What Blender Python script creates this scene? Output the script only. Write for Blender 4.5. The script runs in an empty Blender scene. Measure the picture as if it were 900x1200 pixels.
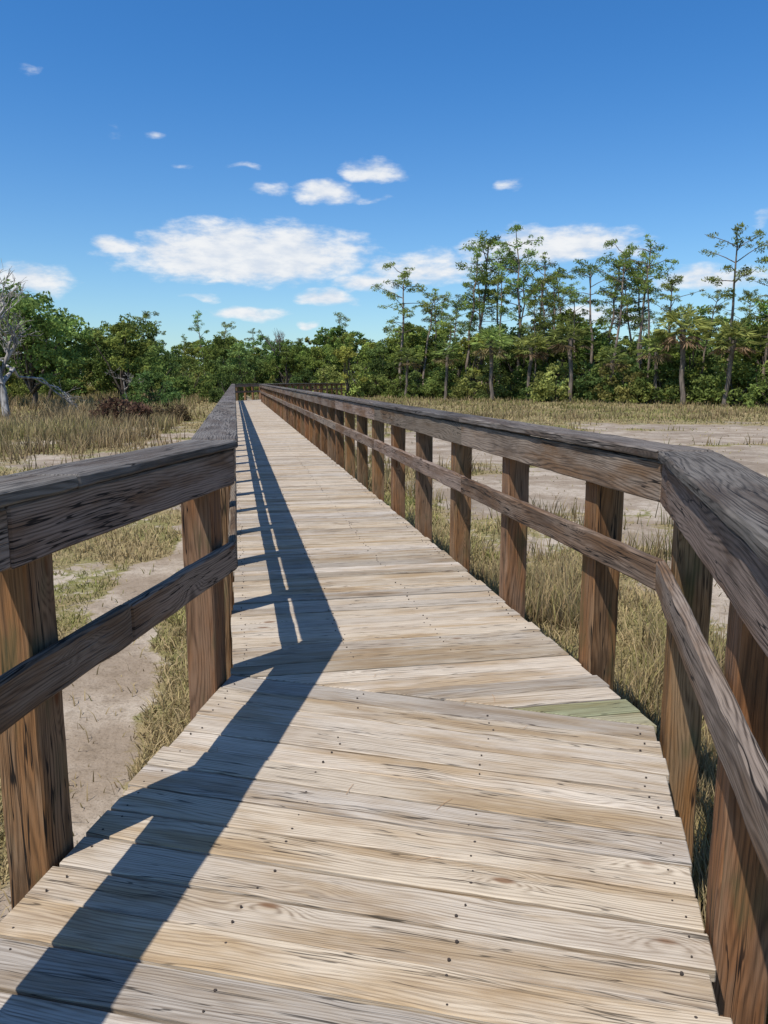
import bpy, math, random
import numpy as np
from mathutils import Vector
random.seed(7); rng=np.random.default_rng(11)
scene=bpy.context.scene
scene.view_settings.view_transform='Standard'; scene.view_settings.look='None'; scene.view_settings.exposure=0

# ------------------------------------------------------------------ helpers
def link(o,parent=None):
    scene.collection.objects.link(o)
    if parent: o.parent=parent
    return o
def empty(name):
    e=bpy.data.objects.new(name,None); e.empty_display_size=.5; return link(e)
def np_mesh(name,V,faces,col=None,mats=None,matidx=None,smooth=False):
    me=bpy.data.meshes.new(name)
    V=np.asarray(V,dtype=np.float32)
    loops=np.concatenate([f.reshape(-1) for f in faces]).astype(np.int32)
    tot=np.concatenate([np.full(len(f),f.shape[1]) for f in faces])
    st=np.concatenate([[0],np.cumsum(tot)[:-1]]).astype(np.int32)
    me.vertices.add(len(V)); me.loops.add(len(loops)); me.polygons.add(len(tot))
    me.vertices.foreach_set("co",V.ravel())
    me.loops.foreach_set("vertex_index",loops)
    me.polygons.foreach_set("loop_start",st)
    if matidx is not None: me.polygons.foreach_set("material_index",np.asarray(matidx,dtype=np.int32))
    me.update(calc_edges=True); me.validate()
    if smooth: me.polygons.foreach_set("use_smooth",np.ones(len(me.polygons),dtype=bool))
    if col is not None:
        a=me.color_attributes.new("col",'FLOAT_COLOR','POINT')
        c=np.ones((len(V),4),dtype=np.float32); c[:,:3]=col
        a.data.foreach_set("color",c.ravel())
    for m in (mats or []): me.materials.append(m)
    return me
def hash2(ix,iy,seed):
    h=(ix.astype(np.int64)*374761393+iy.astype(np.int64)*668265263+seed*974711)&0xffffffff
    h=((h^(h>>13))*1274126177)&0xffffffff
    h=h^(h>>16)
    return (h&0xffff)/65535.0
def vn(x,y,s,seed=0):
    x=np.asarray(x)/s+1000; y=np.asarray(y)/s+1000
    ix=np.floor(x); iy=np.floor(y); fx=x-ix; fy=y-iy
    fx=fx*fx*(3-2*fx); fy=fy*fy*(3-2*fy)
    a=hash2(ix,iy,seed);b=hash2(ix+1,iy,seed);c=hash2(ix,iy+1,seed);d=hash2(ix+1,iy+1,seed)
    return (a*(1-fx)+b*fx)*(1-fy)+(c*(1-fx)+d*fx)*fy
def fbm(x,y,s,seed=0,o=4):
    r=0;a=.5;t=0
    for i in range(o):
        r=r+a*vn(x,y,s/2**i,seed+i*17); t+=a; a*=.55
    return r/t
def sm(a,b,x):
    t=np.clip((x-a)/(b-a),0,1); return t*t*(3-2*t)

class NT:
    def __init__(s,tree): s.t=tree; s.n=tree.nodes; s.l=tree.links
    def add(s,typ,**k):
        n=s.n.new(typ)
        for a,b in k.items(): setattr(n,a,b)
        return n
    def put(s,sock,v):
        if hasattr(v,'is_output') : s.l.new(v,sock)
        else: sock.default_value=v
    def m(s,op,a,b=None,c=None,clamp=False):
        n=s.add('ShaderNodeMath',operation=op); n.use_clamp=clamp
        s.put(n.inputs[0],a)
        if b is not None: s.put(n.inputs[1],b)
        if c is not None: s.put(n.inputs[2],c)
        return n.outputs[0]
    def mix(s,f,a,b,blend='MIX'):
        n=s.add('ShaderNodeMix',data_type='RGBA',blend_type=blend)
        s.put(n.inputs[0],f); s.put(n.inputs[6],a); s.put(n.inputs[7],b)
        return n.outputs[2]
    def comb(s,x,y,z=0.0):
        n=s.add('ShaderNodeCombineXYZ'); s.put(n.inputs[0],x); s.put(n.inputs[1],y); s.put(n.inputs[2],z); return n.outputs[0]
    def noise(s,vec,scale=1,detail=4,rough=.55,dist=0):
        n=s.add('ShaderNodeTexNoise'); s.put(n.inputs['Vector'],vec)
        n.inputs['Scale'].default_value=scale; n.inputs['Detail'].default_value=detail
        n.inputs['Roughness'].default_value=rough; n.inputs['Distortion'].default_value=dist
        return n.outputs[0]
    def ss(s,x,a,b):
        n=s.add('ShaderNodeMapRange',interpolation_type='SMOOTHSTEP'); s.put(n.inputs[0],x)
        n.inputs[1].default_value=a; n.inputs[2].default_value=b; return n.outputs[0]
def c4(c): return (c[0],c[1],c[2],1)
def newmat(name):
    m=bpy.data.materials.new(name); m.use_nodes=True
    t=NT(m.node_tree); b=m.node_tree.nodes['Principled BSDF']
    return m,t,b

def wood(name,silver,brown,dark,grain=90,silver_amt=.5,rough=.85,green=0.0,contrast=1.0,bump=.35,stain=.0,cracks=0.0,crw=.013,knots=.70):
    m,t,b=newmat(name)
    uv=t.add('ShaderNodeUVMap',uv_map='UVMap').outputs[0]
    sp=t.add('ShaderNodeSeparateXYZ'); t.put(sp.inputs[0],uv); u,v=sp.outputs[0],sp.outputs[1]
    col=t.add('ShaderNodeVertexColor',layer_name='col').outputs[0]
    low=t.noise(t.comb(t.m('MULTIPLY',u,.8),t.m('MULTIPLY',v,5)),1,2)
    vor=t.add('ShaderNodeTexVoronoi'); vor.inputs['Scale'].default_value=1
    vor.inputs['Randomness'].default_value=1
    t.put(vor.inputs['Vector'],t.comb(t.m('MULTIPLY',u,2.2),t.m('MULTIPLY',v,6)))
    kd=vor.outputs['Distance']
    kn=t.ss(kd,.36,.0)
    vc=t.add('ShaderNodeSeparateColor'); t.put(vc.inputs[0],vor.outputs['Color'])
    has=t.m('GREATER_THAN',vc.outputs[0],knots)
    kn=t.m('MULTIPLY',kn,has)
    ph=t.m('ADD',t.m('MULTIPLY',v,grain),t.m('MULTIPLY',low,15.0))
    ph=t.m('ADD',ph,t.m('MULTIPLY',kn,4.5))
    ring=t.m('MULTIPLY_ADD',t.m('SINE',t.m('MULTIPLY',ph,6.283)),.5,.5)
    ring=t.m('POWER',ring,1.8)
    st=t.noise(t.comb(t.m('MULTIPLY',u,4),t.m('MULTIPLY',v,280)),1,3,.65)
    st2=t.noise(t.comb(t.m('MULTIPLY',u,1.7),t.m('MULTIPLY',v,75)),1,3,.62)
    pat=t.noise(t.comb(t.m('MULTIPLY',u,1.3),t.m('MULTIPLY',v,7),1.5),1,4,.62)
    base=t.mix(t.ss(pat,.5-silver_amt*.35,.72-silver_amt*.3),c4(brown),c4(silver))
    lines=t.m('MULTIPLY',ring,t.ss(st2,.3,.62))
    base=t.mix(t.m('MULTIPLY',lines,.6*contrast,clamp=True),base,c4(dark))
    base=t.mix(t.m('MULTIPLY',t.ss(st,.50,.72),.6*contrast,clamp=True),base,c4(dark))
    crack=t.ss(st2,.37,.27)
    base=t.mix(t.m('MULTIPLY',crack,.6*contrast,clamp=True),base,c4([x*.6 for x in dark]))
    if stain>0:
        sn=t.noise(t.comb(t.m('MULTIPLY',u,1.1),t.m('MULTIPLY',v,3.5),7.7),1.4,4,.7)
        base=t.mix(t.m('MULTIPLY',t.ss(sn,.48,.70),stain),base,c4([x*1.5 for x in dark]))
    knc=t.m('MULTIPLY',t.ss(kd,.11,.05),has)
    base=t.mix(t.m('MULTIPLY',knc,.85),base,c4([brown[0]*.42,brown[1]*.28,brown[2]*.2]))
    ck=None
    if cracks>0:
        cn=t.noise(t.comb(t.m('MULTIPLY',u,.9),t.m('MULTIPLY',v,22),3.3),1,3,.6)
        ab=t.m('ABSOLUTE',t.m('SUBTRACT',cn,.5)); ck=t.ss(ab,crw,crw*.3)
        ck=t.m('MULTIPLY',ck,t.ss(low,.44,.54))
        base=t.mix(t.m('MULTIPLY',ck,cracks),base,(.008,.006,.005,1))
    if green>0:
        g=t.noise(t.comb(t.m('MULTIPLY',u,3),t.m('MULTIPLY',v,12)),1,3)
        base=t.mix(t.m('MULTIPLY',t.ss(g,.52,.7),green),base,(.075,.085,.035,1))
    base=t.mix(1.0,base,col,'MULTIPLY')
    t.put(b.inputs['Base Color'],base); b.inputs['Roughness'].default_value=rough
    b.inputs['Specular IOR Level'].default_value=.25
    h=t.m('SUBTRACT',t.m('MULTIPLY',st,.5),t.m('MULTIPLY',crack,1.2))
    bp=t.add('ShaderNodeBump'); bp.inputs['Strength'].default_value=bump; bp.inputs['Distance'].default_value=.005
    t.put(bp.inputs['Height'],h); t.put(b.inputs['Normal'],bp.outputs[0])
    return m
M_deck=wood('weathered_deck_wood',(.53,.475,.405),(.385,.295,.195),(.14,.098,.064),grain=88,silver_amt=.5,contrast=1.05,bump=.7,stain=.40,cracks=.75,knots=.66)
M_rail=wood('weathered_rail_wood',(.27,.215,.17),(.175,.105,.058),(.03,.02,.014),grain=72,silver_amt=.45,contrast=1.25,bump=1.0,stain=.5,cracks=.97,crw=.018)
M_cap=wood('weathered_cap_wood',(.18,.16,.145),(.095,.072,.058),(.022,.018,.015),grain=62,silver_amt=.5,contrast=1.3,bump=1.0,stain=.5,cracks=.97,crw=.018)
M_post=wood('treated_post_wood',(.27,.165,.095),(.275,.128,.05),(.046,.025,.013),grain=54,silver_amt=.35,green=.45,contrast=1.2,bump=.9,stain=.75,cracks=.97,crw=.016)
M_nail,t,b=newmat('rusty_steel'); b.inputs['Base Color'].default_value=(.05,.037,.03,1); b.inputs['Roughness'].default_value=.8

class Wood:
    def __init__(s): s.V=[];s.F=[];s.UV=[];s.C=[]
    def prism(s,poly,z0,z1,axis=None,tint=(1,1,1),zj=0.0):
        n=len(poly); area=sum(poly[i][0]*poly[(i+1)%n][1]-poly[(i+1)%n][0]*poly[i][1] for i in range(n))
        if area<0: poly=poly[::-1]
        b=len(s.V); ou=random.uniform(0,60); ov=random.uniform(0,60)
        for p in poly: s.V.append((p[0],p[1],z0+zj))
        for p in poly: s.V.append((p[0],p[1],z1+zj))
        s.C+= [tint]*(2*n)
        ax=axis or (1,0); pr=(-ax[1],ax[0])
        d=lambda p,a:p[0]*a[0]+p[1]*a[1]
        x0=d(poly[0],ax);y0=d(poly[0],pr)
        def uv(p,z,mode):
            if mode=='s': return (d(p,ax)-x0+ou, z+ov+.37)
            return (d(p,ax)-x0+ou,d(p,pr)-y0+ov)
        s.F.append([b+n+i for i in range(n)]); s.UV+=[uv(p,z1,'t') for p in poly]
        s.F.append([b+i for i in range(n-1,-1,-1)]); s.UV+=[uv(p,z0,'t') for p in poly[::-1]]
        for i in range(n):
            j=(i+1)%n; p,q=poly[i],poly[j]
            s.F.append([b+i,b+j,b+n+j,b+n+i])
            s.UV+=[uv(p,z0,'s'),uv(q,z0,'s'),uv(q,z1,'s'),uv(p,z1,'s')]
    def beam(s,S,E,tint=(1,1,1),step=.07,jit=.002,jf=.15):
        """long timber: S,E are the 4 corner points of the start and end; edges wander by jit"""
        S=np.array(S,dtype=float);E=np.array(E,dtype=float); L=np.linalg.norm(E.mean(0)-S.mean(0)); n=max(1,int(math.ceil(L/step)))
        nrm=np.cross(S[1]-S[0],E[0]-S[0]); fc=(S[0]+S[1]+E[0]+E[1])/4; bc=(S.sum(0)+E.sum(0))/8
        if np.dot(nrm,fc-bc)<0: S=S[::-1];E=E[::-1]
        t=np.linspace(0,1,n+1)[:,None,None]; P=S[None]*(1-t)+E[None]*t
        a1=(S[1]-S[0])/np.linalg.norm(S[1]-S[0]); a2=(S[3]-S[0])/np.linalg.norm(S[3]-S[0])
        sd=random.randint(0,10**6); uu=np.arange(n+1)*L/n
        for k_ in range(4):
            for a_,q_ in ((a1,0),(a2,1)):
                o=(vn(uu,uu*0+k_*7.3+q_*3.1,jf,sd)-.5)*2*jit+(vn(uu,uu*0+k_*5.1+q_*1.7,step*1.1,sd+3)-.5)*jit*.9
                P[:,k_]+=o[:,None]*a_
        b=len(s.V); ou=random.uniform(0,60); ov=random.uniform(0,60)
        s.V+=[tuple(p) for p in P.reshape(-1,3)]; s.C+=[tint]*(4*(n+1))
        w=[np.linalg.norm(S[(i+1)%4]-S[i]) for i in range(4)]; cv=[0,w[0]+.11,w[0]+w[1]+.23,w[0]+w[1]+w[2]+.41]
        for j in range(n):
            for i in range(4):
                i2=(i+1)%4
                s.F.append([b+j*4+i,b+j*4+i2,b+(j+1)*4+i2,b+(j+1)*4+i])
                s.UV+=[(ou+uu[j],ov+cv[i]),(ou+uu[j],ov+cv[i]+w[i]),(ou+uu[j+1],ov+cv[i]+w[i]),(ou+uu[j+1],ov+cv[i])]
        s.F.append([b+3,b+2,b+1,b]); s.UV+=[(ou,ov+w[0]+w[1]),(ou+w[0]*.3,ov+w[1]),(ou+w[0]*.3,ov),(ou,ov)]
        e_=b+n*4; s.F.append([e_,e_+1,e_+2,e_+3]); s.UV+=[(ou,ov),(ou+w[0]*.3,ov),(ou+w[0]*.3,ov+w[1]),(ou,ov+w[1])]
    def obj(s,name,mat,parent,bevel=.004,seg=1):
        me=bpy.data.meshes.new(name); me.from_pydata(s.V,[],s.F); 
        ul=me.uv_layers.new(name='UVMap'); ul.data.foreach_set('uv',np.array(s.UV,dtype=np.float32).ravel())
        a=me.color_attributes.new("col",'FLOAT_COLOR','POINT'); c=np.ones((len(s.V),4),dtype=np.float32); c[:,:3]=np.array(s.C)
        a.data.foreach_set('color',c.ravel()); me.materials.append(mat)
        o=link(bpy.data.objects.new(name,me),parent)
        if bevel:
            md=o.modifiers.new('bevel','BEVEL'); md.width=bevel; md.segments=seg; md.limit_method='ANGLE'; md.angle_limit=math.radians(40)
        return o
def tint(lo=.8,hi=1.15,w=.05):
    k=random.uniform(lo,hi); return (k*(1+random.uniform(-w,w)),k,k*(1+random.uniform(-w,w)))

# ------------------------------------------------------------------ boardwalk
A=lambda *p:np.array(p,dtype=float)
JL=A(-.733,3.546); JR=A(1.1226,2.985)
d=A(-.187,.982); d/=np.linalg.norm(d); r=A(d[1],-d[0])
nl=A(.154,.988); nr=A(.237,.971)
ea=math.radians(16); e=A(math.sin(ea),math.cos(ea))
sJ=float(np.dot(JR-JL,d)); W=float(np.dot(JR-JL,r))
LEN=50.0
L2=JL+LEN*d; re=A(e[1],-e[0])
R2=JR+(LEN-sJ)*d
k=(W-np.dot(R2-L2,re)); R2=R2+d*(k/np.dot(d,re))
L3=L2+e*18; R3=L3+re*W
NL0=JL-nl*5.6; NR0=JR-nr*5.2
LP=[NL0,JL,L2,L3]; RP=[NR0,JR,R2,R3]
bw=empty('wooden_boardwalk')
deck=Wood(); nails=[]
hl,hr=.1497,.1377
TH=.038
def addnails(p,q,wv,dist):
    if dist>14: return
    for f in (.035,.345,.655,.965):
        for o in (-.034,.034):
            if random.random()<.8:
                c=p+(q-p)*(f+random.uniform(-.011,.011))+wv*(o+random.uniform(-.012,.012)); nails.append(c)
def btint():
    k=random.choice([random.uniform(.70,.86),random.uniform(.86,1.02),random.uniform(.95,1.08),random.uniform(1.0,1.14)])
    w=random.uniform(-.03,.10); return (k*(1+w*.5),k,k*(1-w))
def board(a0,a1,b0,b1,tn,st=.09):
    z=random.uniform(-.005,.001); z2=z+random.uniform(-.0015,.0015)
    v=lambda p,zz:(p[0],p[1],zz)
    deck.beam([v(a0,z-TH),v(a1,z2-TH),v(a1,z2),v(a0,z)],[v(b0,z-TH),v(b1,z2-TH),v(b1,z2),v(b0,z)],tn,st,.0016,.12)
for i in range(37):
    g0=random.uniform(.003,.008); g1=random.uniform(.003,.008)
    a0=JL-nl*(hl*i+g0); b0=JR-nr*(hr*i+g0)
    a1=JL-nl*(hl*(i+1)-g1); b1=JR-nr*(hr*(i+1)-g1)
    ax=(b0-a0)/np.linalg.norm(b0-a0)
    e0=random.uniform(-.014,.012); e1=random.uniform(-.014,.012)
    a0=a0-ax*e0;a1=a1-ax*e0;b0=b0+ax*e1;b1=b1+ax*e1
    board(a0,a1,b0,b1,btint(),.07)
    addnails((a0+a1)/2,(b0+b1)/2,nl,2)
def clip(poly,p,n):
    out=[]
    for i in range(len(poly)):
        a=poly[i];b_=poly[(i+1)%len(poly)]
        da=np.dot(a-p,n);db=np.dot(b_-p,n)
        if da>=0: out.append(a)
        if da*db<0: out.append(a+(b_-a)*(da/(da-db)))
    return out
jd=(JR-JL)/np.linalg.norm(JR-JL); jn=A(-jd[1],jd[0])
if np.dot(jn,d)<0: jn=-jn
md=(R2-L2)/np.linalg.norm(R2-L2); mn=A(-md[1],md[0]); 
if np.dot(mn,d)>0: mn=-mn
s=sJ; i=0; bwid=.141
while s<LEN+2.5:
    e0=random.uniform(-.012,.012); e1=random.uniform(-.012,.012)
    g0=random.uniform(.002,.007); g1=random.uniform(.002,.006)
    a0=JL+d*(s+g0)-r*e0; a1=JL+d*(s+bwid-g1)-r*e0
    b0=JL+d*(s+g0)+r*(W+e1); b1=JL+d*(s+bwid-g1)+r*(W+e1)
    pl=clip([a0,b0,b1,a1],JL+jn*.004,jn)
    if len(pl)>2: pl=clip(pl,L2+mn*.003,mn)
    if len(pl)>2:
        tn=btint(); 
        if s>6: tn=tuple(1+(x-1)*.7+.04 for x in tn)
        if i==1: tn=(.58,.68,.50)
        if i==0: tn=(.7,.75,.6)
        if .02<s<9: board(a0,a1,b0,b1,tn,.12)
        else: deck.prism([tuple(p) for p in pl],-TH,0,axis=tuple(r),tint=tn,zj=random.uniform(-.004,.002))
        if s>.05: addnails((a0+a1)/2,(b0+b1)/2,d,s)
    s+=bwid; i+=1
s=-3
while s<18:
    a0=L2+e*(s+.003); a1=L2+e*(s+bwid-.003)
    pl=clip([a0,a0+re*W,a1+re*W,a1],L2-mn*.003,-mn)
    if len(pl)>2: deck.prism([tuple(p) for p in pl],-TH,0,axis=tuple(re),tint=tint())
    s+=bwid
deck.obj('deck_boards',M_deck,bw,.003,1)
NV=[];NF=[]
for c in nails:
    b0=len(NV); rr=random.uniform(.0026,.0045)
    for kk in range(6): NV.append((c[0]+rr*math.cos(kk*1.047),c[1]+rr*math.sin(kk*1.047),-.006))
    for kk in range(6): NV.append((c[0]+rr*math.cos(kk*1.047),c[1]+rr*math.sin(kk*1.047),.0024))
    NF.append([b0+6+kk for kk in range(6)])
    for kk in range(6): NF.append([b0+kk,b0+(kk+1)%6,b0+6+(kk+1)%6,b0+6+kk])
me=bpy.data.meshes.new('nail_heads'); me.from_pydata(NV,[],NF); me.materials.append(M_nail); link(bpy.data.objects.new('nail_heads',me),bw)
M_need,t,b=newmat('dry_pine_needles'); b.inputs['Base Color'].default_value=(.36,.20,.09,1); b.inputs['Roughness'].default_value=.7
V_=[];F_=[]
for i in range(22):
    cy=random.uniform(1.2,6.5); cx=random.uniform(-.75,.85)-.1*(cy-3)*.8 if cy>3 else random.uniform(-.8,.75)
    a=random.uniform(0,6.28); L=random.uniform(.03,.09); b0=len(V_)
    dx,dy=math.cos(a),math.sin(a); w=.0008; cvt=random.uniform(-.25,.25)
    for t_ in (-.5,0,.5):
        bx=(.25-t_*t_)*L*cvt
        for sg in (-1,1): V_.append((cx+dx*L*t_-dy*(bx+sg*w),cy+dy*L*t_+dx*(bx+sg*w),.0045))
    F_+=[[b0,b0+1,b0+3,b0+2],[b0+2,b0+3,b0+5,b0+4]]
me=bpy.data.meshes.new('fallen_needles'); me.from_pydata(V_,[],F_); me.materials.append(M_need); link(bpy.data.objects.new('fallen_pine_needles',me))

def offset(pl,o,side):
    out=[]
    ns=[]
    for i in range(len(pl)-1):
        t_=(pl[i+1]-pl[i]); t_=t_/np.linalg.norm(t_); ns.append(A(-t_[1],t_[0])*side)
    for i in range(len(pl)):
        if i==0: out.append(pl[0]+ns[0]*o)
        elif i==len(pl)-1: out.append(pl[-1]+ns[-1]*o)
        else:
            m_=ns[i-1]+ns[i]; m_=m_/np.dot(m_,ns[i]); out.append(pl[i]+m_*o)
    return out,ns
def run(W_,pl,side,o0,o1,z0,z1,blen,phase,tl=.8,th=1.15,gap=.0015,off_rand=.003,jit=.0025):
    a,_=offset(pl,o0,side); b_,_=offset(pl,o1,side)
    for i in range(len(pl)-1):
        L=np.linalg.norm(pl[i+1]-pl[i]); cuts=[0]; c=phase if i!=1 else blen*.75
        while c<L-.4: cuts.append(c); c+=blen
        cuts.append(L)
        for j in range(len(cuts)-1):
            t0=(cuts[j]+gap)/L; t1=(cuts[j+1]-gap)/L
            zj=random.uniform(-off_rand,off_rand)
            p0=a[i]+(a[i+1]-a[i])*t0;p1=a[i]+(a[i+1]-a[i])*t1;q1=b_[i]+(b_[i+1]-b_[i])*t1;q0=b_[i]+(b_[i+1]-b_[i])*t0
            near=min(np.linalg.norm(p0),np.linalg.norm(p1))<8
            W_.beam([(p0[0],p0[1],z0+zj),(q0[0],q0[1],z0+zj),(q0[0],q0[1],z1+zj),(p0[0],p0[1],z1+zj)],
                    [(p1[0],p1[1],z0+zj),(q1[0],q1[1],z0+zj),(q1[0],q1[1],z1+zj),(p1[0],p1[1],z1+zj)],tint(tl,th),.055 if near else .45,jit,.16)
stg=Wood()
run(stg,LP,1,-.06,-.02,-.25,-.047,3.6,1.5,off_rand=0,jit=0.0005); run(stg,RP,-1,-.06,-.02,-.25,-.047,3.6,1.2,off_rand=0,jit=.0005)
cen=[(l+q)/2 for l,q in zip(LP,RP)]; run(stg,cen,1,-.02,.02,-.25,-.047,3.6,1.2,off_rand=0,jit=.0005)
stg.obj('stringers',M_rail,bw,0)

def railing(name,pl,side,postpos,ph,m0,m1):
    root=empty(name)
    P=Wood()
    _,ns=offset(pl,0,side)
    for (seg,s_) in postpos:
        t_=(pl[seg+1]-pl[seg]); t_/=np.linalg.norm(t_)
        org=pl[1] if seg==0 else pl[seg]
        c=org+t_*(s_ if seg>0 else -s_)+ns[seg]*(.077+random.uniform(0,.006))
        a=.068; rot=random.uniform(-.04,.04)
        tx=t_*math.cos(rot)+ns[seg]*math.sin(rot)*.4; nx=ns[seg]
        q=[c-tx*a-nx*a,c+tx*a-nx*a,c+tx*a+nx*a,c-tx*a+nx*a]
        P.beam([(x[0],x[1],-1.6) for x in q],[(x[0],x[1],1.087) for x in q],tint(.74,1.2,.08),.07 if np.linalg.norm(c)<9 else .7,.002,.14)
    P.obj('posts',M_post,root,.006,1)
    F=Wood(); run(F,pl,side,-.042,-.002,.925,1.086,3.66,ph,.8,1.2,off_rand=.001); F.obj('top_rail',M_rail,root,.006,1)
    M=Wood(); run(M,pl,side,-.042,-.002,m0,m1,3.66,ph+.61,.8,1.2,off_rand=.006,jit=.003); M.obj('middle_rail',M_rail,root,.008,1)
    C=Wood(); run(C,pl,side,-.062,.155,1.0935,1.131,3.66,ph+.3,.75,1.2,off_rand=.002); C.obj('rail_cap',M_cap,root,.007,1)
    return root
lp=[(0,.11),(0,1.445),(0,2.66),(0,3.9),(0,5.1)]+[(1,1.04+1.22*k) for k in range(40)]+[(2,.6+1.22*k) for k in range(14)]
rp=[(0,.06),(0,1.22),(0,2.42),(0,3.62),(0,4.8)]+[(1,.72+1.22*k) for k in range(41)]+[(2,.6+1.22*k) for k in range(14)]
railing('wooden_railing',LP,1,lp,3.95,.52,.655)
railing('wooden_railing',RP,-1,rp,1.4,.57,.695)

# ------------------------------------------------------------------ ground
GZ=-1.0
def qs(x,y):
    px=x-JL[0];py=y-JL[1]
    return px*r[0]+py*r[1], px*d[0]+py*d[1]
def ell(x,y,cx,cy,rx,ry,w=.35,seed=5):
    dd=np.sqrt(((x-cx)/rx)**2+((y-cy)/ry)**2)+(fbm(x,y*1.6,3.5,seed)-.5)*1.2
    return 1-sm(1-w,1+w,dd)
def grassness(x,y):
    q,s=qs(x,y)
    n=fbm(x,y,2.2,3); n2=fbm(x,y,.7,9)
    g=np.full(np.shape(x),.69)+ (n-.5)*1.4+(n2-.5)*.7
    pc=-.66-.30*np.sin(s*.42+.3)-.01*s+ (vn(s,0*s,3,77)-.5)*.35
    g=g-.95*(1-sm(.22,.54,np.abs(q-pc)+(n2-.5)*.5+(n-.5)*.35))*(1-sm(12,26,s))
    g=np.where((q>-.05)&(q<1.75),g-.7,g)
    isl=sm(.54,.66,fbm(x*.35,y*1.1,1.6,91))
    mud=np.maximum.reduce([ell(x,y,15,21,12,5.2),ell(x,y,20,34,12,7.5,seed=8),ell(x,y,31,27,9,8,seed=12),ell(x,y,4.5,16,3.4,4.5,seed=4),ell(x,y,3,30,4.5,6,seed=44),
        ell(x,y,7,25,5.5,5,seed=45),ell(x,y,-9.5,18.5,3.2,1.1,seed=14),ell(x,y,-8.5,34,2.0,1.5,seed=15),ell(x,y,4.6,9.0,1.0,2.0,seed=26)])
    g=g-mud*(1.2-.75*isl)
    g=np.where(y>45,g+.35,g)
    g=g+.5*((q>W)&(q<W+1.8))*(1-sm(25,35,s))
    return np.clip(g,0,1)
def gheight(x,y):
    q,s=qs(x,y)
    return GZ+(fbm(x,y,6,21)-.5)*.16*sm(0,6,np.abs(q-.85))+ (fbm(x,y,.8,31)-.5)*.05+.35*sm(50,75,y+abs(x)*.3)
def axis_pts(lo,hi,near,step,grow):
    out=[0.0];st=step
    while out[-1]<hi:
        if out[-1]>near: st*=grow
        out.append(out[-1]+st)
    neg=[0.0];st=step
    while neg[-1]>lo:
        if neg[-1]<-near: st*=grow
        neg.append(neg[-1]-st)
    return np.array(sorted(set(neg+out)))
X=axis_pts(-900,900,14,.16,1.05); Yc=axis_pts(-60,1500,26,.16,1.045)
XX,YY=np.meshgrid(X,Yc); ny,nx=XX.shape
g=grassness(XX,YY); Z=gheight(XX,YY)
V=np.stack([XX,YY,Z],-1).reshape(-1,3)
idx=np.arange(nx*ny).reshape(ny,nx)
F=np.stack([idx[:-1,:-1],idx[:-1,1:],idx[1:,1:],idx[1:,:-1]],-1).reshape(-1,4)
M_g,t,b=newmat('marsh_ground')
col=t.add('ShaderNodeVertexColor',layer_name='col').outputs[0]
pos=t.add('ShaderNodeNewGeometry').outputs['Position']
sc=t.add('ShaderNodeSeparateColor'); t.put(sc.inputs[0],col); gg=sc.outputs[0]
nf=t.noise(pos,6,5,.65); nm=t.noise(pos,.9,4,.6); nl_=t.noise(pos,.18,3,.5); ns_=t.noise(pos,45,2,.7)
gm=t.ss(t.m('ADD',gg,t.m('MULTIPLY',t.m('SUBTRACT',nf,.5),1.3)),.35,.6)
mud=t.mix(t.ss(nm,.38,.62),(.28,.225,.17,1),(.43,.37,.30,1))
mud=t.mix(t.m('MULTIPLY',t.ss(nl_,.47,.60),.5),mud,(.20,.165,.13,1))
mud=t.mix(t.m('MULTIPLY',t.ss(nf,.46,.70),.6),mud,(.19,.148,.105,1))
mud=t.mix(t.m('MULTIPLY',t.ss(ns_,.50,.72),.55),mud,(.13,.10,.07,1))
gr=t.mix(t.ss(nm,.40,.66),(.27,.215,.115,1),(.19,.19,.07,1))
gr=t.mix(t.m('MULTIPLY',t.ss(ns_,.45,.7),.5),gr,(.075,.062,.03,1))
gr=t.mix(t.ss(nl_,.4,.65),gr,t.mix(.5,gr,(.31,.25,.135,1)))
t.put(b.inputs['Base Color'],t.mix(gm,mud,gr)); b.inputs['Roughness'].default_value=.95; b.inputs['Specular IOR Level'].default_value=.1
bp=t.add('ShaderNodeBump'); bp.inputs['Strength'].default_value=.8; bp.inputs['Distance'].default_value=.04
t.put(bp.inputs['Height'],nf); t.put(b.inputs['Normal'],bp.outputs[0])
me=np_mesh('ground',V,[F],col=np.repeat(g.reshape(-1,1),3,1),mats=[M_g],smooth=True)
link(bpy.data.objects.new('ground',me))

# ------------------------------------------------------------------ leaf material
def leafmat(name,trans=.3,objvar=.25):
    m=bpy.data.materials.new(name); m.use_nodes=True; t=NT(m.node_tree)
    m.node_tree.nodes.remove(m.node_tree.nodes['Principled BSDF'])
    col=t.add('ShaderNodeVertexColor',layer_name='col').outputs[0]
    c=col
    if objvar>0:
        oi=t.add('ShaderNodeObjectInfo').outputs['Random']
        hs=t.add('ShaderNodeHueSaturation'); t.put(hs.inputs['Hue'],t.m('MULTIPLY_ADD',oi,.05,.462)); t.put(hs.inputs['Value'],t.m('MULTIPLY_ADD',t.m('FRACT',t.m('MULTIPLY',oi,7.3)),objvar*2,1-objvar)); t.put(hs.inputs['Color'],col)
        c=hs.outputs[0]
    df=t.add('ShaderNodeBsdfDiffuse'); t.put(df.inputs[0],c)
    tr=t.add('ShaderNodeBsdfTranslucent'); t.put(tr.inputs[0],c)
    mx=t.add('ShaderNodeMixShader'); mx.inputs[0].default_value=trans
    out=m.node_tree.nodes['Material Output']
    t.l.new(df.outputs[0],mx.inputs[1]); t.l.new(tr.outputs[0],mx.inputs[2]); t.l.new(mx.outputs[0],out.inputs[0])
    return m
M_leaf=leafmat('leaf_foliage',.35,.3); M_grass=leafmat('grass_blades',.25,0)
M_bark,t,b=newmat('tree_bark')
col=t.add('ShaderNodeVertexColor',layer_name='col').outputs[0]
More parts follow.
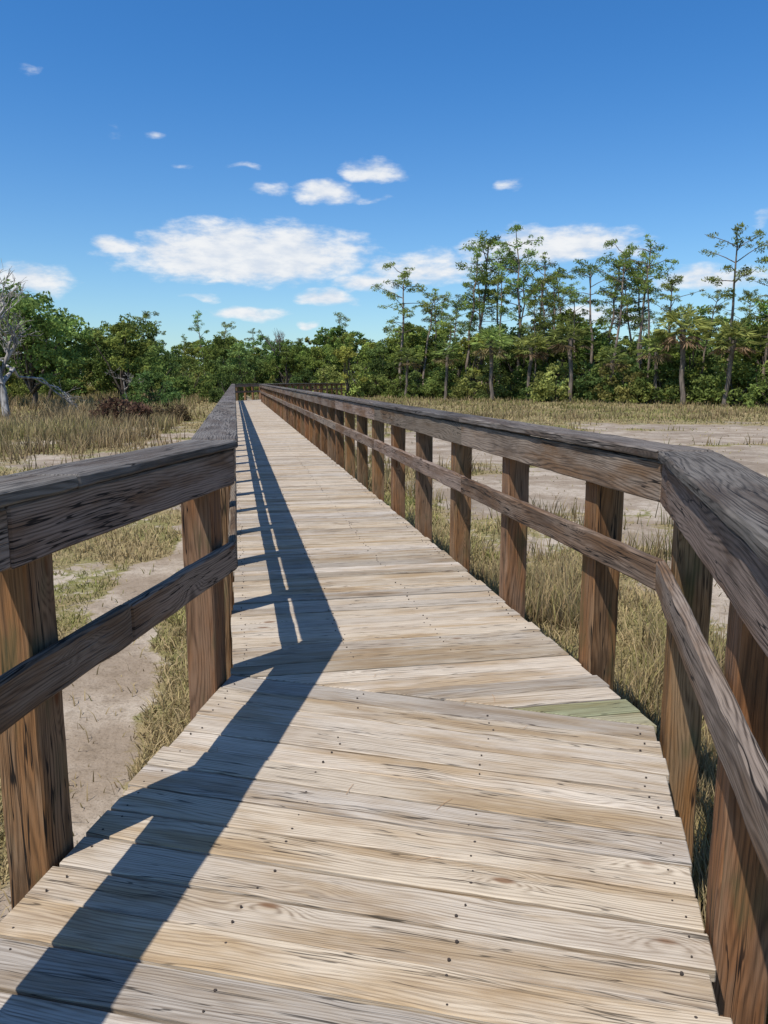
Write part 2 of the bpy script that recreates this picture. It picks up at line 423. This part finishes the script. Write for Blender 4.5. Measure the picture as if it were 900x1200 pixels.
tc=t.add('ShaderNodeTexCoord').outputs['Object']; mp=t.add('ShaderNodeMapping'); t.put(mp.inputs[0],tc); mp.inputs['Scale'].default_value=(8,8,1.5)
nb=t.noise(mp.outputs[0],1,2); t.put(b.inputs['Base Color'],t.mix(t.ss(nb,.35,.65),t.mix(.65,col,(.02,.015,.01,1)),col)); b.inputs['Roughness'].default_value=.9

# ------------------------------------------------------------------ grass
def blades(x,y,h,w,lean,cb,ct):
    N=len(x); z=gheight(x,y)-.01
    az=rng.uniform(0,2*np.pi,N); wx=np.cos(az)*w/2; wy=np.sin(az)*w/2
    la=rng.uniform(0,2*np.pi,N); lx=np.cos(la)*lean*h; ly=np.sin(la)*lean*h
    V=np.zeros((N,5,3)); 
    V[:,0]=np.stack([x-wx,y-wy,z],-1);V[:,1]=np.stack([x+wx,y+wy,z],-1)
    V[:,2]=np.stack([x+wx*.7+lx*.35,y+wy*.7+ly*.35,z+h*.55],-1);V[:,3]=np.stack([x-wx*.7+lx*.35,y-wy*.7+ly*.35,z+h*.55],-1)
    V[:,4]=np.stack([x+lx,y+ly,z+h*np.sqrt(np.clip(1-lean**2*.5,.2,1))],-1)
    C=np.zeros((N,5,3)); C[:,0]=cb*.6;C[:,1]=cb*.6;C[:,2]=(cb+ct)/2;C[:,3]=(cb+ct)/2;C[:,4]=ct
    b_=np.arange(N)[:,None]*5
    return V.reshape(-1,3),C.reshape(-1,3),b_+np.array([[0,1,2,3]]),b_+np.array([[3,2,4]])
def polar(N,r0,r1,a0,a1):
    R=r0*(r1/r0)**rng.random(N); a=np.radians(rng.uniform(a0,a1,N)); return R*np.sin(a),R*np.cos(a),R
def lerp(a,b,f): return np.array(a)[None]*(1-f[:,None])+np.array(b)[None]*f[:,None]
straw=(.50,.39,.22); green=(.20,.25,.065); brown=(.29,.20,.115); ygreen=(.37,.37,.11)
x,y,R=polar(400000,2.2,85,-44,44)
q,s=qs(x,y); g=grassness(x,y)
keep=(rng.random(len(x))<sm(.35,.85,g)*.85+.024)&((q<-.05)|(q>W+.05))
x,y,R,q,s,g=[a[keep] for a in (x,y,R,q,s,g)]
n=fbm(x,y,3,41); f=np.clip(sm(.45,.66,n)*.7+rng.normal(-.03,.22,len(x)),0,1)
cb=lerp(straw,green,f); ct=lerp(straw,ygreen,np.clip(f+rng.normal(0,.2,len(x)),0,1))
k=rng.uniform(.6,1.15,len(x))[:,None]
h=rng.uniform(.03,.13,len(x))*(1+.5*sm(.6,.9,g)); w=.004+.0011*R
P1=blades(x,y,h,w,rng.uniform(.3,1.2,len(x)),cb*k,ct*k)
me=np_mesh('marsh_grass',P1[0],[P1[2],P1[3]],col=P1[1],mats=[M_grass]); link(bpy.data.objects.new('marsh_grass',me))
x,y,R=polar(430000,2.5,105,-44,44)
q,s=qs(x,y); g=grassness(x,y); cl=fbm(x,y,1.6,51); cl2=vn(x,y,.45,66)
leftT=sm(20,29,y-(q+7)*.5)*(q<-3)*sm(.36,.56,fbm(x,y,4,71)+.08)*.85
leftT=np.maximum(leftT,(q<-1.9)*sm(.56,.70,cl)*.4)
rightN=((q>W+.12)&(q<W+3.4)&(s>-4)&(s<28))*sm(.33,.52,cl)*(1-sm(1.4,3.2,q-W))*1.0
rightF=(q>W)*sm(42,50,y)*sm(.40,.56,cl)*.7
rightM=(q>W+1)*sm(.58,.70,cl)*.35
T=np.maximum.reduce([leftT,rightN,rightF,rightM])*sm(.2,.5,g)
keep=(rng.random(len(x))<T*sm(.15,.6,cl2+T*.2))&((q<-.25)|(q>W+.12))
x,y,R,q,s,T=[a[keep] for a in (x,y,R,q,s,T)]
n=fbm(x,y,7,43); f=np.clip(sm(.45,.65,n)*.4+(q>0)*.25-.12+rng.normal(0,.22,len(x)),0,1)
cb=lerp(brown,green,f); ct=lerp(straw,ygreen,np.clip(f,0,1)); k=rng.uniform(.5,1.1,len(x))[:,None]*(.6+.8*fbm(x,y,3,61))[:,None]
h=np.where(q<0,rng.uniform(.25,.95,len(x))*sm(12,30,y)+.15,rng.uniform(.2,.64,len(x)))*(.35+1.0*fbm(x,y,2.5,81))
w=.005+.001*R
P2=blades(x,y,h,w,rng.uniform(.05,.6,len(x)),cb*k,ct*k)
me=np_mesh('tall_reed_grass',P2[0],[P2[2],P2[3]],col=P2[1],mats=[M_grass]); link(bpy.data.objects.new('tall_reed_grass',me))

# ------------------------------------------------------------------ trees
class TreeB:
    def __init__(s): s.V=[];s.Q=[];s.C=[];s.M=[];s.n=0
    def tube(s,pts,rad,col=(.10,.075,.055),k=6):
        pts=np.array(pts,dtype=float); n=len(pts); ang=np.arange(k)*2*np.pi/k
        rings=[]
        for i in range(n):
            t_=pts[min(i+1,n-1)]-pts[max(i-1,0)]; t_/=np.linalg.norm(t_)+1e-9
            a=np.cross(t_,[0,0,1.]) if abs(t_[2])<.95 else np.cross(t_,[1.,0,0]); a/=np.linalg.norm(a); b_=np.cross(t_,a)
            rings.append(pts[i]+rad[i]*(np.cos(ang)[:,None]*a+np.sin(ang)[:,None]*b_))
        V=np.concatenate(rings); q=[]
        for i in range(n-1):
            for j in range(k): q.append([i*k+j,i*k+(j+1)%k,(i+1)*k+(j+1)%k,(i+1)*k+j])
        s.Q.append(np.array(q)+s.n); s.V.append(V); s.C.append(np.tile(col,(len(V),1))); s.M+= [0]*len(q); s.n+=len(V)
    def leaves(s,c,rad,N,size,col,asp=.45,flat=1.0,up=.0):
        p=rng.normal(0,1,(N,3)); p/=np.linalg.norm(p,axis=1)[:,None]; p*= (rng.random(N)**.45)[:,None]
        pos=c+p*np.array(rad)
        a=rng.normal(0,1,(N,3)); a[:,2]*=flat; a[:,2]+=up; a/=np.linalg.norm(a,axis=1)[:,None]
        b_=np.cross(a,rng.normal(0,1,(N,3))); b_/=np.linalg.norm(b_,axis=1)[:,None]+1e-9
        sz=size*rng.uniform(.6,1.3,N)[:,None]
        V=np.stack([pos-a*sz*.5,pos+b_*sz*asp*.5,pos+a*sz*.5,pos-b_*sz*asp*.5],1).reshape(-1,3)
        k=rng.uniform(.7,1.25,N); cc=np.repeat(np.array(col)[None]*k[:,None],4,0)
        s.Q.append(np.arange(N*4).reshape(N,4)+s.n); s.V.append(V); s.C.append(cc); s.M+=[1]*N; s.n+=N*4
    def diamonds(s,P0,P1,w,col):
        a=P1-P0; b_=np.cross(a,rng.normal(0,1,a.shape)); b_/=np.linalg.norm(b_,axis=1)[:,None]+1e-9
        m_=(P0+P1)/2; N=len(P0)
        V=np.stack([P0,m_+b_*w/2,P1,m_-b_*w/2],1).reshape(-1,3)
        k=rng.uniform(.7,1.25,N); cc=np.repeat(np.array(col)[None]*k[:,None],4,0)
        s.Q.append(np.arange(N*4).reshape(N,4)+s.n); s.V.append(V); s.C.append(cc); s.M+=[1]*N; s.n+=N*4
    def mesh(s,name):
        return np_mesh(name,np.concatenate(s.V),[np.concatenate(s.Q)],col=np.concatenate(s.C),mats=[M_bark,M_leaf],matidx=s.M)
def curve(p0,p1,sag,n=5,wob=.1):
    p0=np.array(p0);p1=np.array(p1); t_=np.linspace(0,1,n)[:,None]
    P=p0+(p1-p0)*t_; P[:,2]+=sag*np.sin(t_[:,0]*np.pi); P[1:-1]+=rng.normal(0,wob,(n-2,3)); return P
LG=2.1
def pine(seed,crown=.45,lm=1.0,dens=1.0,tone0=1.0):
    global rng; rng=np.random.default_rng(seed); T=TreeB(); H=15.
    lx,ly=rng.normal(0,.6,2)
    tr=[(lx*(z/H)**1.5+rng.normal(0,.08),ly*(z/H)**1.5+rng.normal(0,.08),z) for z in np.linspace(-.5,H*.97,9)]
    T.tube(tr,np.linspace(.19,.05,9),(.27,.21,.165),6)
    trA=np.array(tr)
    nb=int(rng.integers(17,26)*dens)
    for i in range(nb):
        f=crown+ (1-crown)*(i+.5)/nb + rng.normal(0,.02); f=min(f,.985)
        z=f*H; cx=np.interp(z,trA[:,2],trA[:,0]);cy=np.interp(z,trA[:,2],trA[:,1])
        az=i*2.4+rng.normal(0,.6); g_=(1-f)/(1-crown)
        L=(.8+1.6*math.sin(min(1,g_*1.15+.12)*math.pi*.85))*rng.uniform(.45,1.4)*lm
        end=(cx+math.cos(az)*L,cy+math.sin(az)*L,z+L*rng.uniform(-.05,.65))
        T.tube(curve((cx,cy,z),end,.1,4,.06),np.linspace(.055,.02,4),(.16,.12,.10),3)
        tone=rng.uniform(.6,1.35)*LG*tone0
        for j in range(int(rng.integers(2,5))):
            t_=rng.uniform(.5,1.05)
            c=np.array([cx+(end[0]-cx)*t_,cy+(end[1]-cy)*t_,z+(end[2]-z)*t_])+rng.normal(0,.22,3)
            rr=rng.uniform(.28,.62)
            T.leaves(c,(rr,rr,rr*.6),int(85*rr),.32,np.array((.088,.120,.032))*tone*rng.uniform(.8,1.2),.26,1,.3)
    T.leaves(trA[-1]+np.array([0,0,.1]),(.5,.5,.6),70,.34,np.array((.09,.13,.035))*LG,.28,1,.4)
    for i in range(6):
        z=rng.uniform(.2,crown)*H; az=rng.uniform(0,6.28);L=rng.uniform(.5,1.5)
        cx=np.interp(z,trA[:,2],trA[:,0]);cy=np.interp(z,trA[:,2],trA[:,1])
        T.tube(curve((cx,cy,z),(cx+math.cos(az)*L,cy+math.sin(az)*L,z+L*.2),0,3,.03),[.03,.02,.01],(.16,.13,.11),3)
    return T.mesh('pine_mesh')
def broad(seed,H=8.,R=3.2,low=.22,col=(.075,.11,.028),ncl=75,trunk=True,nl=58,lsz=.31,nlobe=9):
    global rng; rng=np.random.default_rng(seed); T=TreeB(); col=np.array(col)*LG
    if trunk:
        base=H*low*1.1
        T.tube(curve((0,0,-.5),(rng.normal(0,.3),rng.normal(0,.3),base),0,4,.06),[.24,.2,.18,.15],(.10,.08,.065),6)
    lobes=[]
    for i in range(nlobe):
        az=rng.uniform(0,6.28); rr=R*rng.uniform(.15,.72); z=H*rng.uniform(low+.15,.82)
        lobes.append((np.array([math.cos(az)*rr,math.sin(az)*rr,z]),R*rng.uniform(.28,.5),rng.uniform(.6,1.35)))
    lobes.append((np.array([rng.normal(0,.3),rng.normal(0,.3),H*.86]),R*.35,1.1))
    for c,lr,tone in lobes:
        if trunk: T.tube(curve((0,0,H*low),c,.3,5,.12),np.linspace(.10,.03,5),(.10,.08,.065),4)
        m_=max(3,int(ncl/len(lobes)))
        for j in range(m_):
            dv=rng.normal(0,1,3); dv/=np.linalg.norm(dv); dv*=lr*rng.uniform(.5,1.1); dv[2]*=.75
            cc=c+dv
            if cc[2]<H*low*.6: cc[2]=H*low*.6+rng.uniform(0,.4)
            k=rng.uniform(.26,.6)*R/3.2
            T.leaves(cc,(k*1.2,k*1.2,k*.8),int(nl*k/.45),lsz,np.array(col)*tone*rng.uniform(.75,1.3),.5)
    return T.mesh('broadleaf_mesh')
def bush(seed,col=(.07,.10,.028),H=3.2,R=1.9):
    global rng; rng=np.random.default_rng(seed); T=TreeB(); col=np.array(col)*LG
    for i in range(6):
        az=rng.uniform(0,6.28); T.tube(curve((0,0,-.3),(math.cos(az)*R*.5,math.sin(az)*R*.5,H*.7),.1,4,.08),[.05,.04,.03,.015],(.1,.08,.06),3)
    for i in range(44):
        az=rng.uniform(0,6.28); rr=R*rng.random()**.6; zz=H*(1-(rr/R)**2*.6)*rng.uniform(.08,1.0)
        k=rng.uniform(.25,.5)
        T.leaves(np.array([math.cos(az)*rr,math.sin(az)*rr,zz]),(k*1.1,k*1.1,k*.9),int(52*k/.4),.25,np.array(col)*rng.uniform(.55,1.4),.5)
    return T.mesh('bush_mesh')
def palm(seed,H=6.):
    global rng; rng=np.random.default_rng(seed); T=TreeB()
    tx,ty=rng.normal(0,.3,2)
    T.tube(curve((0,0,-.4),(tx,ty,H-.8),0,6,.04),[.2,.17,.16,.16,.17,.2],(.19,.155,.125),7)
    top=np.array([tx,ty,H-.8])
    for i in range(44):
        az=rng.uniform(0,6.28); el=math.asin(rng.uniform(-.75,.98)); L=rng.uniform(.9,1.3)
        dv=np.array([math.cos(az)*math.cos(el),math.sin(az)*math.cos(el),math.sin(el)])
        c=top+dv*L; T.tube([top,top+dv*L*.5,c],[.02,.015,.012],(.12,.14,.05),3)
        side=np.cross(dv,[0,0,1.]); side/=np.linalg.norm(side)+1e-9; upv=np.cross(side,dv)
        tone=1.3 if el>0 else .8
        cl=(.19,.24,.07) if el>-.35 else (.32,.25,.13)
        an=np.linspace(-1.9,1.9,13); Ll=.85*(1-.12*np.abs(an))
        P1=c+dv*(np.cos(an)*Ll)[:,None]+side*(np.sin(an)*Ll)[:,None]+upv*(-.12*np.abs(an))[:,None]; P1[:,2]-=.22*rng.random(13)
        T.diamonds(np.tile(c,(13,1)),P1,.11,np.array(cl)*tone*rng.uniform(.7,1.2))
    return T.mesh('palm_mesh')
def bare(seed,H=7.,col=(.30,.27,.24),spread=1.0,th=.022,depth=5):
    global rng; rng=np.random.default_rng(seed); T=TreeB()
    def rec(p,dv,L,rad,dep):
        dv=dv/np.linalg.norm(dv); e_=p+dv*L
        T.tube(curve(p,e_,0,4,L*.05),np.linspace(rad,rad*.6,4),col,5 if dep>2 else 3)
        if dep==0: return
        for i in range(int(rng.integers(2,4))):
            nd=dv+rng.normal(0,.5*spread,3); nd[2]+=.15
            rec(p+dv*L*rng.uniform(.6,1.),nd,L*rng.uniform(.58,.85),rad*.62,dep-1)
    rec(np.array([0,0,-.4]),np.array([rng.normal(0,.1),rng.normal(0,.1),1.]),H*.34,H*th,depth)
    return T.mesh('bare_tree_mesh')
PINES=[pine(101,.45),pine(102,.58,.8),pine(103,.52,1.15),pine(104,.70,.95,.7),pine(105,.42,.8),pine(106,.64,1.25,.7),pine(107,.35,.7,1.1),pine(108,.74,1.1,.55)]
BROAD=[broad(201),broad(202,col=(.095,.125,.03)),broad(203,R=2.9,low=.12),broad(204,R=3.5,col=(.06,.095,.03)),broad(205,H=8,R=2.6,low=.1,col=(.125,.145,.035)),
       broad(206,H=8,R=4.4,low=.12,col=(.08,.11,.032),ncl=150,nlobe=15,nl=62)]
BUSH=[bush(301),bush(302,(.095,.125,.035)),bush(303,(.055,.085,.028)),bush(304,(.135,.15,.045),3.,1.6)]
DRYB=bush(310,(.085,.06,.036),1.8,1.6)
PALM=[palm(401),palm(402),palm(403)]
BARE=[bare(501,th=.024,col=(.46,.43,.40),depth=6),bare(502,spread=1.2,th=.024,col=(.40,.37,.34),depth=6),bare(503,col=(.42,.39,.36),spread=1.3)]
SNAG=bare(510,H=12,col=(.25,.21,.19),spread=.6)
rng=np.random.default_rng(77)
def place(name,me,x,y,sc,parent=None,sxy=1.0,rot=None):
    o=bpy.data.objects.new(name,me); link(o,parent)
    z=float(gheight(np.array([x]),np.array([y]))[0])
    o.location=(x,y,z); o.rotation_euler=(random.uniform(-.035,.035),random.uniform(-.035,.035),random.uniform(0,6.28) if rot is None else rot); o.scale=(sc*sxy,sc*sxy,sc); return o
pines=[(2,90,14.9),(6.3,95,13.2),(8.8,84,16.4),(10.4,86,17.3),(12.6,88,15.2),(13.7,80,16.9),(16.2,84,15.6),(16.4,78,12.5),(20.4,90,15),(20.1,76,13.4),(21,72,14.3),
(23.7,74,15.5),(23.6,70,13.2),(25.8,72,11.6),(28.1,64,13.9),(29.9,62,13.),(31.0,60,9.8),(4.5,90,12.0),(8.1,92,11.3),(19.4,80,11),(27.2,68,9.8),(36,58,13),(41,55,14),
(-32.8,110,11.1),(-27.2,120,11.8),(-24.9,121,10.4),(11.6,92,14.5),(15,90,15.2),(18.4,86,14.2),(22.5,80,14.6),(25.4,80,12.5),(14.6,76,10),(7.2,88,9.5),(11.8,81,13.4),(17.6,82,12.8),(25,76,13.2)]
for i,(x,y,h) in enumerate(pines): place('pine_tree',PINES[(i*3+i//4)%8],x,y,h/(15.9 if x>0 else 15.0),sxy=random.uniform(.95,1.25))
for (x,y,h) in [(2.4,85,5.2),(10.5,76,6.6),(17.2,72,7.0),(23.3,67,5.6),(26.6,61,6.2),(14,76,6.2),(29.8,57.5,6.4),(24.9,65,7.4),(33,57,6),(19.8,68.5,4.6),(6.4,82,5.8)]:
    place('palmetto_palm_tree',random.choice(PALM),x,y,h/6.3,sxy=1.1)
tl=empty('distant_tree_line')
line=[(44,50),(36,56),(20,72),(5,86),(-14,106),(-28,124),(-44,130)]
def along(line,step):
    out=[];
    for i in range(len(line)-1):
        a=A(*line[i]);b_=A(*line[i+1]);L=np.linalg.norm(b_-a);n_=int(L/step)
        t_=(b_-a)/L; nn=A(-t_[1],t_[0])
        for j in range(n_): out.append((a+t_*(j+.5)*L/n_, -nn if nn[1]<0 else nn))
    return out
for p,nn in along(line,1.5):
    q=p+nn*random.uniform(-2.2,1.4)+rng.normal(0,.5,2); place('shrub',random.choice(BUSH),q[0],q[1],random.uniform(.5,1.5),tl,1.15)
for p,nn in along(line,2.8):
    q=p+nn*random.uniform(2,4.5); place('understory_tree',random.choice(BROAD[:5]),q[0],q[1],random.uniform(.5,1.05),tl)
for p,nn in along(line,3.2):
    q=p+nn*random.uniform(6,11); place('understory_tree',random.choice(BROAD[:5]),q[0],q[1],random.uniform(.75,1.25),tl)
for p,nn in along(line,4.0):
    q=p+nn*random.uniform(13,20); place('canopy_tree',random.choice(BROAD[:5]),q[0],q[1],random.uniform(.85,1.3),tl,1.15)
for p,nn in along(line,4):
    q=p+nn*random.uniform(22,30); place('backing_thicket',random.choice(BUSH),q[0],q[1],random.uniform(1.8,2.3),tl,1.3)
for p,nn in along(line,7):
    q=p+nn*random.uniform(12,26); place('background_pine',random.choice(PINES),q[0],q[1],random.uniform(.55,.85),tl)
tl2=empty('distant_tree_line')
line2=[(-52,52),(-41,70),(-33,88),(-29,108),(-33,122)]
for p,nn in along(line2,2.0):
    q=p+rng.normal(0,1.2,2); place('shrub',random.choice(BUSH),q[0],q[1],random.uniform(.6,1.6),tl2,1.1)
for p,nn in along(line2,2.8):
    q=p+A(-random.uniform(2,7),2); place('understory_tree',random.choice(BROAD[:5]),q[0],q[1],random.uniform(.55,1.05),tl2)
for p,nn in along(line2,4):
    q=p+A(-random.uniform(9,16),5); place('canopy_tree',random.choice(BROAD[:5]),q[0],q[1],random.uniform(.9,1.3),tl2)
for p,nn in along(line2,5):
    q=p+A(-random.uniform(18,24),7); place('backing_thicket',random.choice(BUSH),q[0],q[1],random.uniform(1.8,2.3),tl2,1.3)
place('oak_tree',BROAD[5],-27.0,60,1.15,rot=1.0); place('oak_tree',BROAD[5],-33.5,64,1.15,rot=3.0); place('oak_tree',BROAD[2],-22.0,66,.88,sxy=1.2)
place('oak_tree',BROAD[1],-31,72,1.0); place('oak_tree',BROAD[5],-25.5,76,1.0,rot=4.)
place('oak_tree',BROAD[3],-15.5,84,.74); place('oak_tree',BROAD[0],-11.0,88,.78); place('oak_tree',BROAD[2],-18.5,88,.9); place('oak_tree',BROAD[4],-4,86,.75)
place('bare_tree',BARE[0],-22.6,47,1.6,rot=.6); place('bare_tree',BARE[1],-24.0,49,1.6,rot=2.); place('bare_tree',BARE[2],-20.6,63,.62)
place('dead_tree_snag',SNAG,-15.2,112,.9)
place('shrub',BUSH[2],-18.3,62,.9,sxy=1.2); place('shrub',BUSH[0],-20.5,70,1.35,sxy=1.2); place('shrub',BUSH[1],-19.0,76,1.25); place('shrub',BUSH[2],-13.8,70,.85); place('shrub',BUSH[0],-15.5,74,1.05)
place('dry_shrub',DRYB,-14.4,43,.85,sxy=1.1); place('dry_shrub',DRYB,-12.6,46,.6,sxy=1.1)

# ------------------------------------------------------------------ sky, sun
world=bpy.data.worlds.new("World"); scene.world=world; world.use_nodes=True
try: world.cycles.sampling_method='NONE'
except Exception as ex: print(ex)
t=NT(world.node_tree); bg=world.node_tree.nodes['Background']
sundir=Vector((-.45,-.51,1.13)).normalized()
sky=t.add('ShaderNodeTexSky',sky_type='NISHITA'); sky.sun_disc=False
sky.sun_elevation=math.asin(sundir.z); sky.sun_rotation=math.atan2(sundir.x,sundir.y)%(2*math.pi)
sky.air_density=1.0; sky.dust_density=.4; sky.ozone_density=1.6; sky.altitude=0
tc=t.add('ShaderNodeTexCoord').outputs['Generated']; sp=t.add('ShaderNodeSeparateXYZ'); t.put(sp.inputs[0],tc)
az=t.m('MULTIPLY',t.m('ARCTAN2',sp.outputs[0],sp.outputs[1]),57.2958); el=t.m('MULTIPLY',t.m('ARCSINE',sp.outputs[2]),57.2958)
nw=t.noise(tc,16,1,.6); nw2=t.noise(tc,23,1,.6); nd=t.noise(t.comb(t.m('MULTIPLY',az,.35),t.m('MULTIPLY',el,.9)),1.5,5,.6)
azw=t.m('ADD',az,t.m('MULTIPLY',t.m('SUBTRACT',nw,.5),3.0)); elw=t.m('ADD',el,t.m('MULTIPLY',t.m('SUBTRACT',nw2,.5),1.2))
clouds=[(-9.6,8.3,6.6,1.9,1.25),(-15.0,8.4,3.0,.9,.95),(-18.7,8.9,1.3,.55,1),(-4.2,12.6,2.2,.85,1),(-.8,14.0,2.0,.7,.95),(-7.7,12.8,1.3,.9,.5),(3.0,7.6,4.2,1.3,.9),(-1.2,6.7,2.4,.7,.9),
(-3.9,5.6,1.8,.6,.95),(11.7,8.9,5.0,1.2,1.1),(-9.8,4.6,2.8,.5,.9),(8.9,13,.9,.5,.6),(-23.2,18.7,1.1,.6,.4),(-17.9,15.6,1.0,.8,.38),(-15.7,15.6,.7,.45,.5),
(-24.6,6.3,3.5,1.1,.95),(-13,5.6,1.8,.35,.45),(22.5,6.4,3.5,.9,.9),(-9.5,14.2,2.0,.35,.42),(-.6,12.3,1.8,.5,.42),(14.5,4.3,4,.9,.8),(25.1,10,1,.8,.6),(-5,4,1.0,.35,.8),(-11.8,6.6,.8,.25,.7),(-13.6,14.1,1.2,.3,.35)]
mm=None
for (a0,e0,rx,ry,stn) in clouds:
    dx=t.m('MULTIPLY',t.m('SUBTRACT',azw,a0),1/rx); dy=t.m('MULTIPLY',t.m('SUBTRACT',elw,e0),1/ry)
    dy=t.m('MAXIMUM',dy,t.m('MULTIPLY',dy,-1.4))
    dd=t.m('MULTIPLY_ADD',dx,dx,t.m('MULTIPLY',dy,dy))
    v_=t.m('MULTIPLY_ADD',dd,-.5,stn)
    mm=v_ if mm is None else t.m('MAXIMUM',mm,v_)
mm=t.m('MAXIMUM',mm,-1.0)
dens=t.ss(t.m('ADD',mm,t.m('MULTIPLY',t.m('SUBTRACT',nd,.5),1.5)),.1,1.0)
shade=t.ss(t.m('ADD',nd,t.m('MULTIPLY',nw2,.3)),.45,.85)
tcol=t.mix(t.ss(el,-4,24),(.98,1.22,1.36,1),(.38,.95,1.50,1))
tcol=t.mix(t.ss(el,28,60),tcol,(.82,.95,1.12,1))
tinted=t.mix(1.0,sky.outputs[0],tcol,'MULTIPLY')
cc=t.mix(shade,(7.0,7.6,8.5,1),(9.1,9.2,9.3,1))
t.put(bg.inputs['Color'],t.mix(t.m('MULTIPLY',dens,.95),tinted,cc)); bg.inputs['Strength'].default_value=.1
sl=bpy.data.lights.new('sun','SUN'); sl.energy=5.0; sl.angle=math.radians(.5); sl.color=(1,.935,.845)
so=bpy.data.objects.new('sun',sl); link(so); so.rotation_euler=(-sundir).to_track_quat('-Z','Y').to_euler()

# ------------------------------------------------------------------ camera
cam=bpy.data.cameras.new('camera'); cam.sensor_fit='VERTICAL'; cam.sensor_height=36; cam.lens=27.18; cam.clip_start=.05; cam.clip_end=4000
co=bpy.data.objects.new('camera',cam); link(co); co.location=(0,0,1.4); co.rotation_euler=(math.radians(80.3),0,0); scene.camera=co
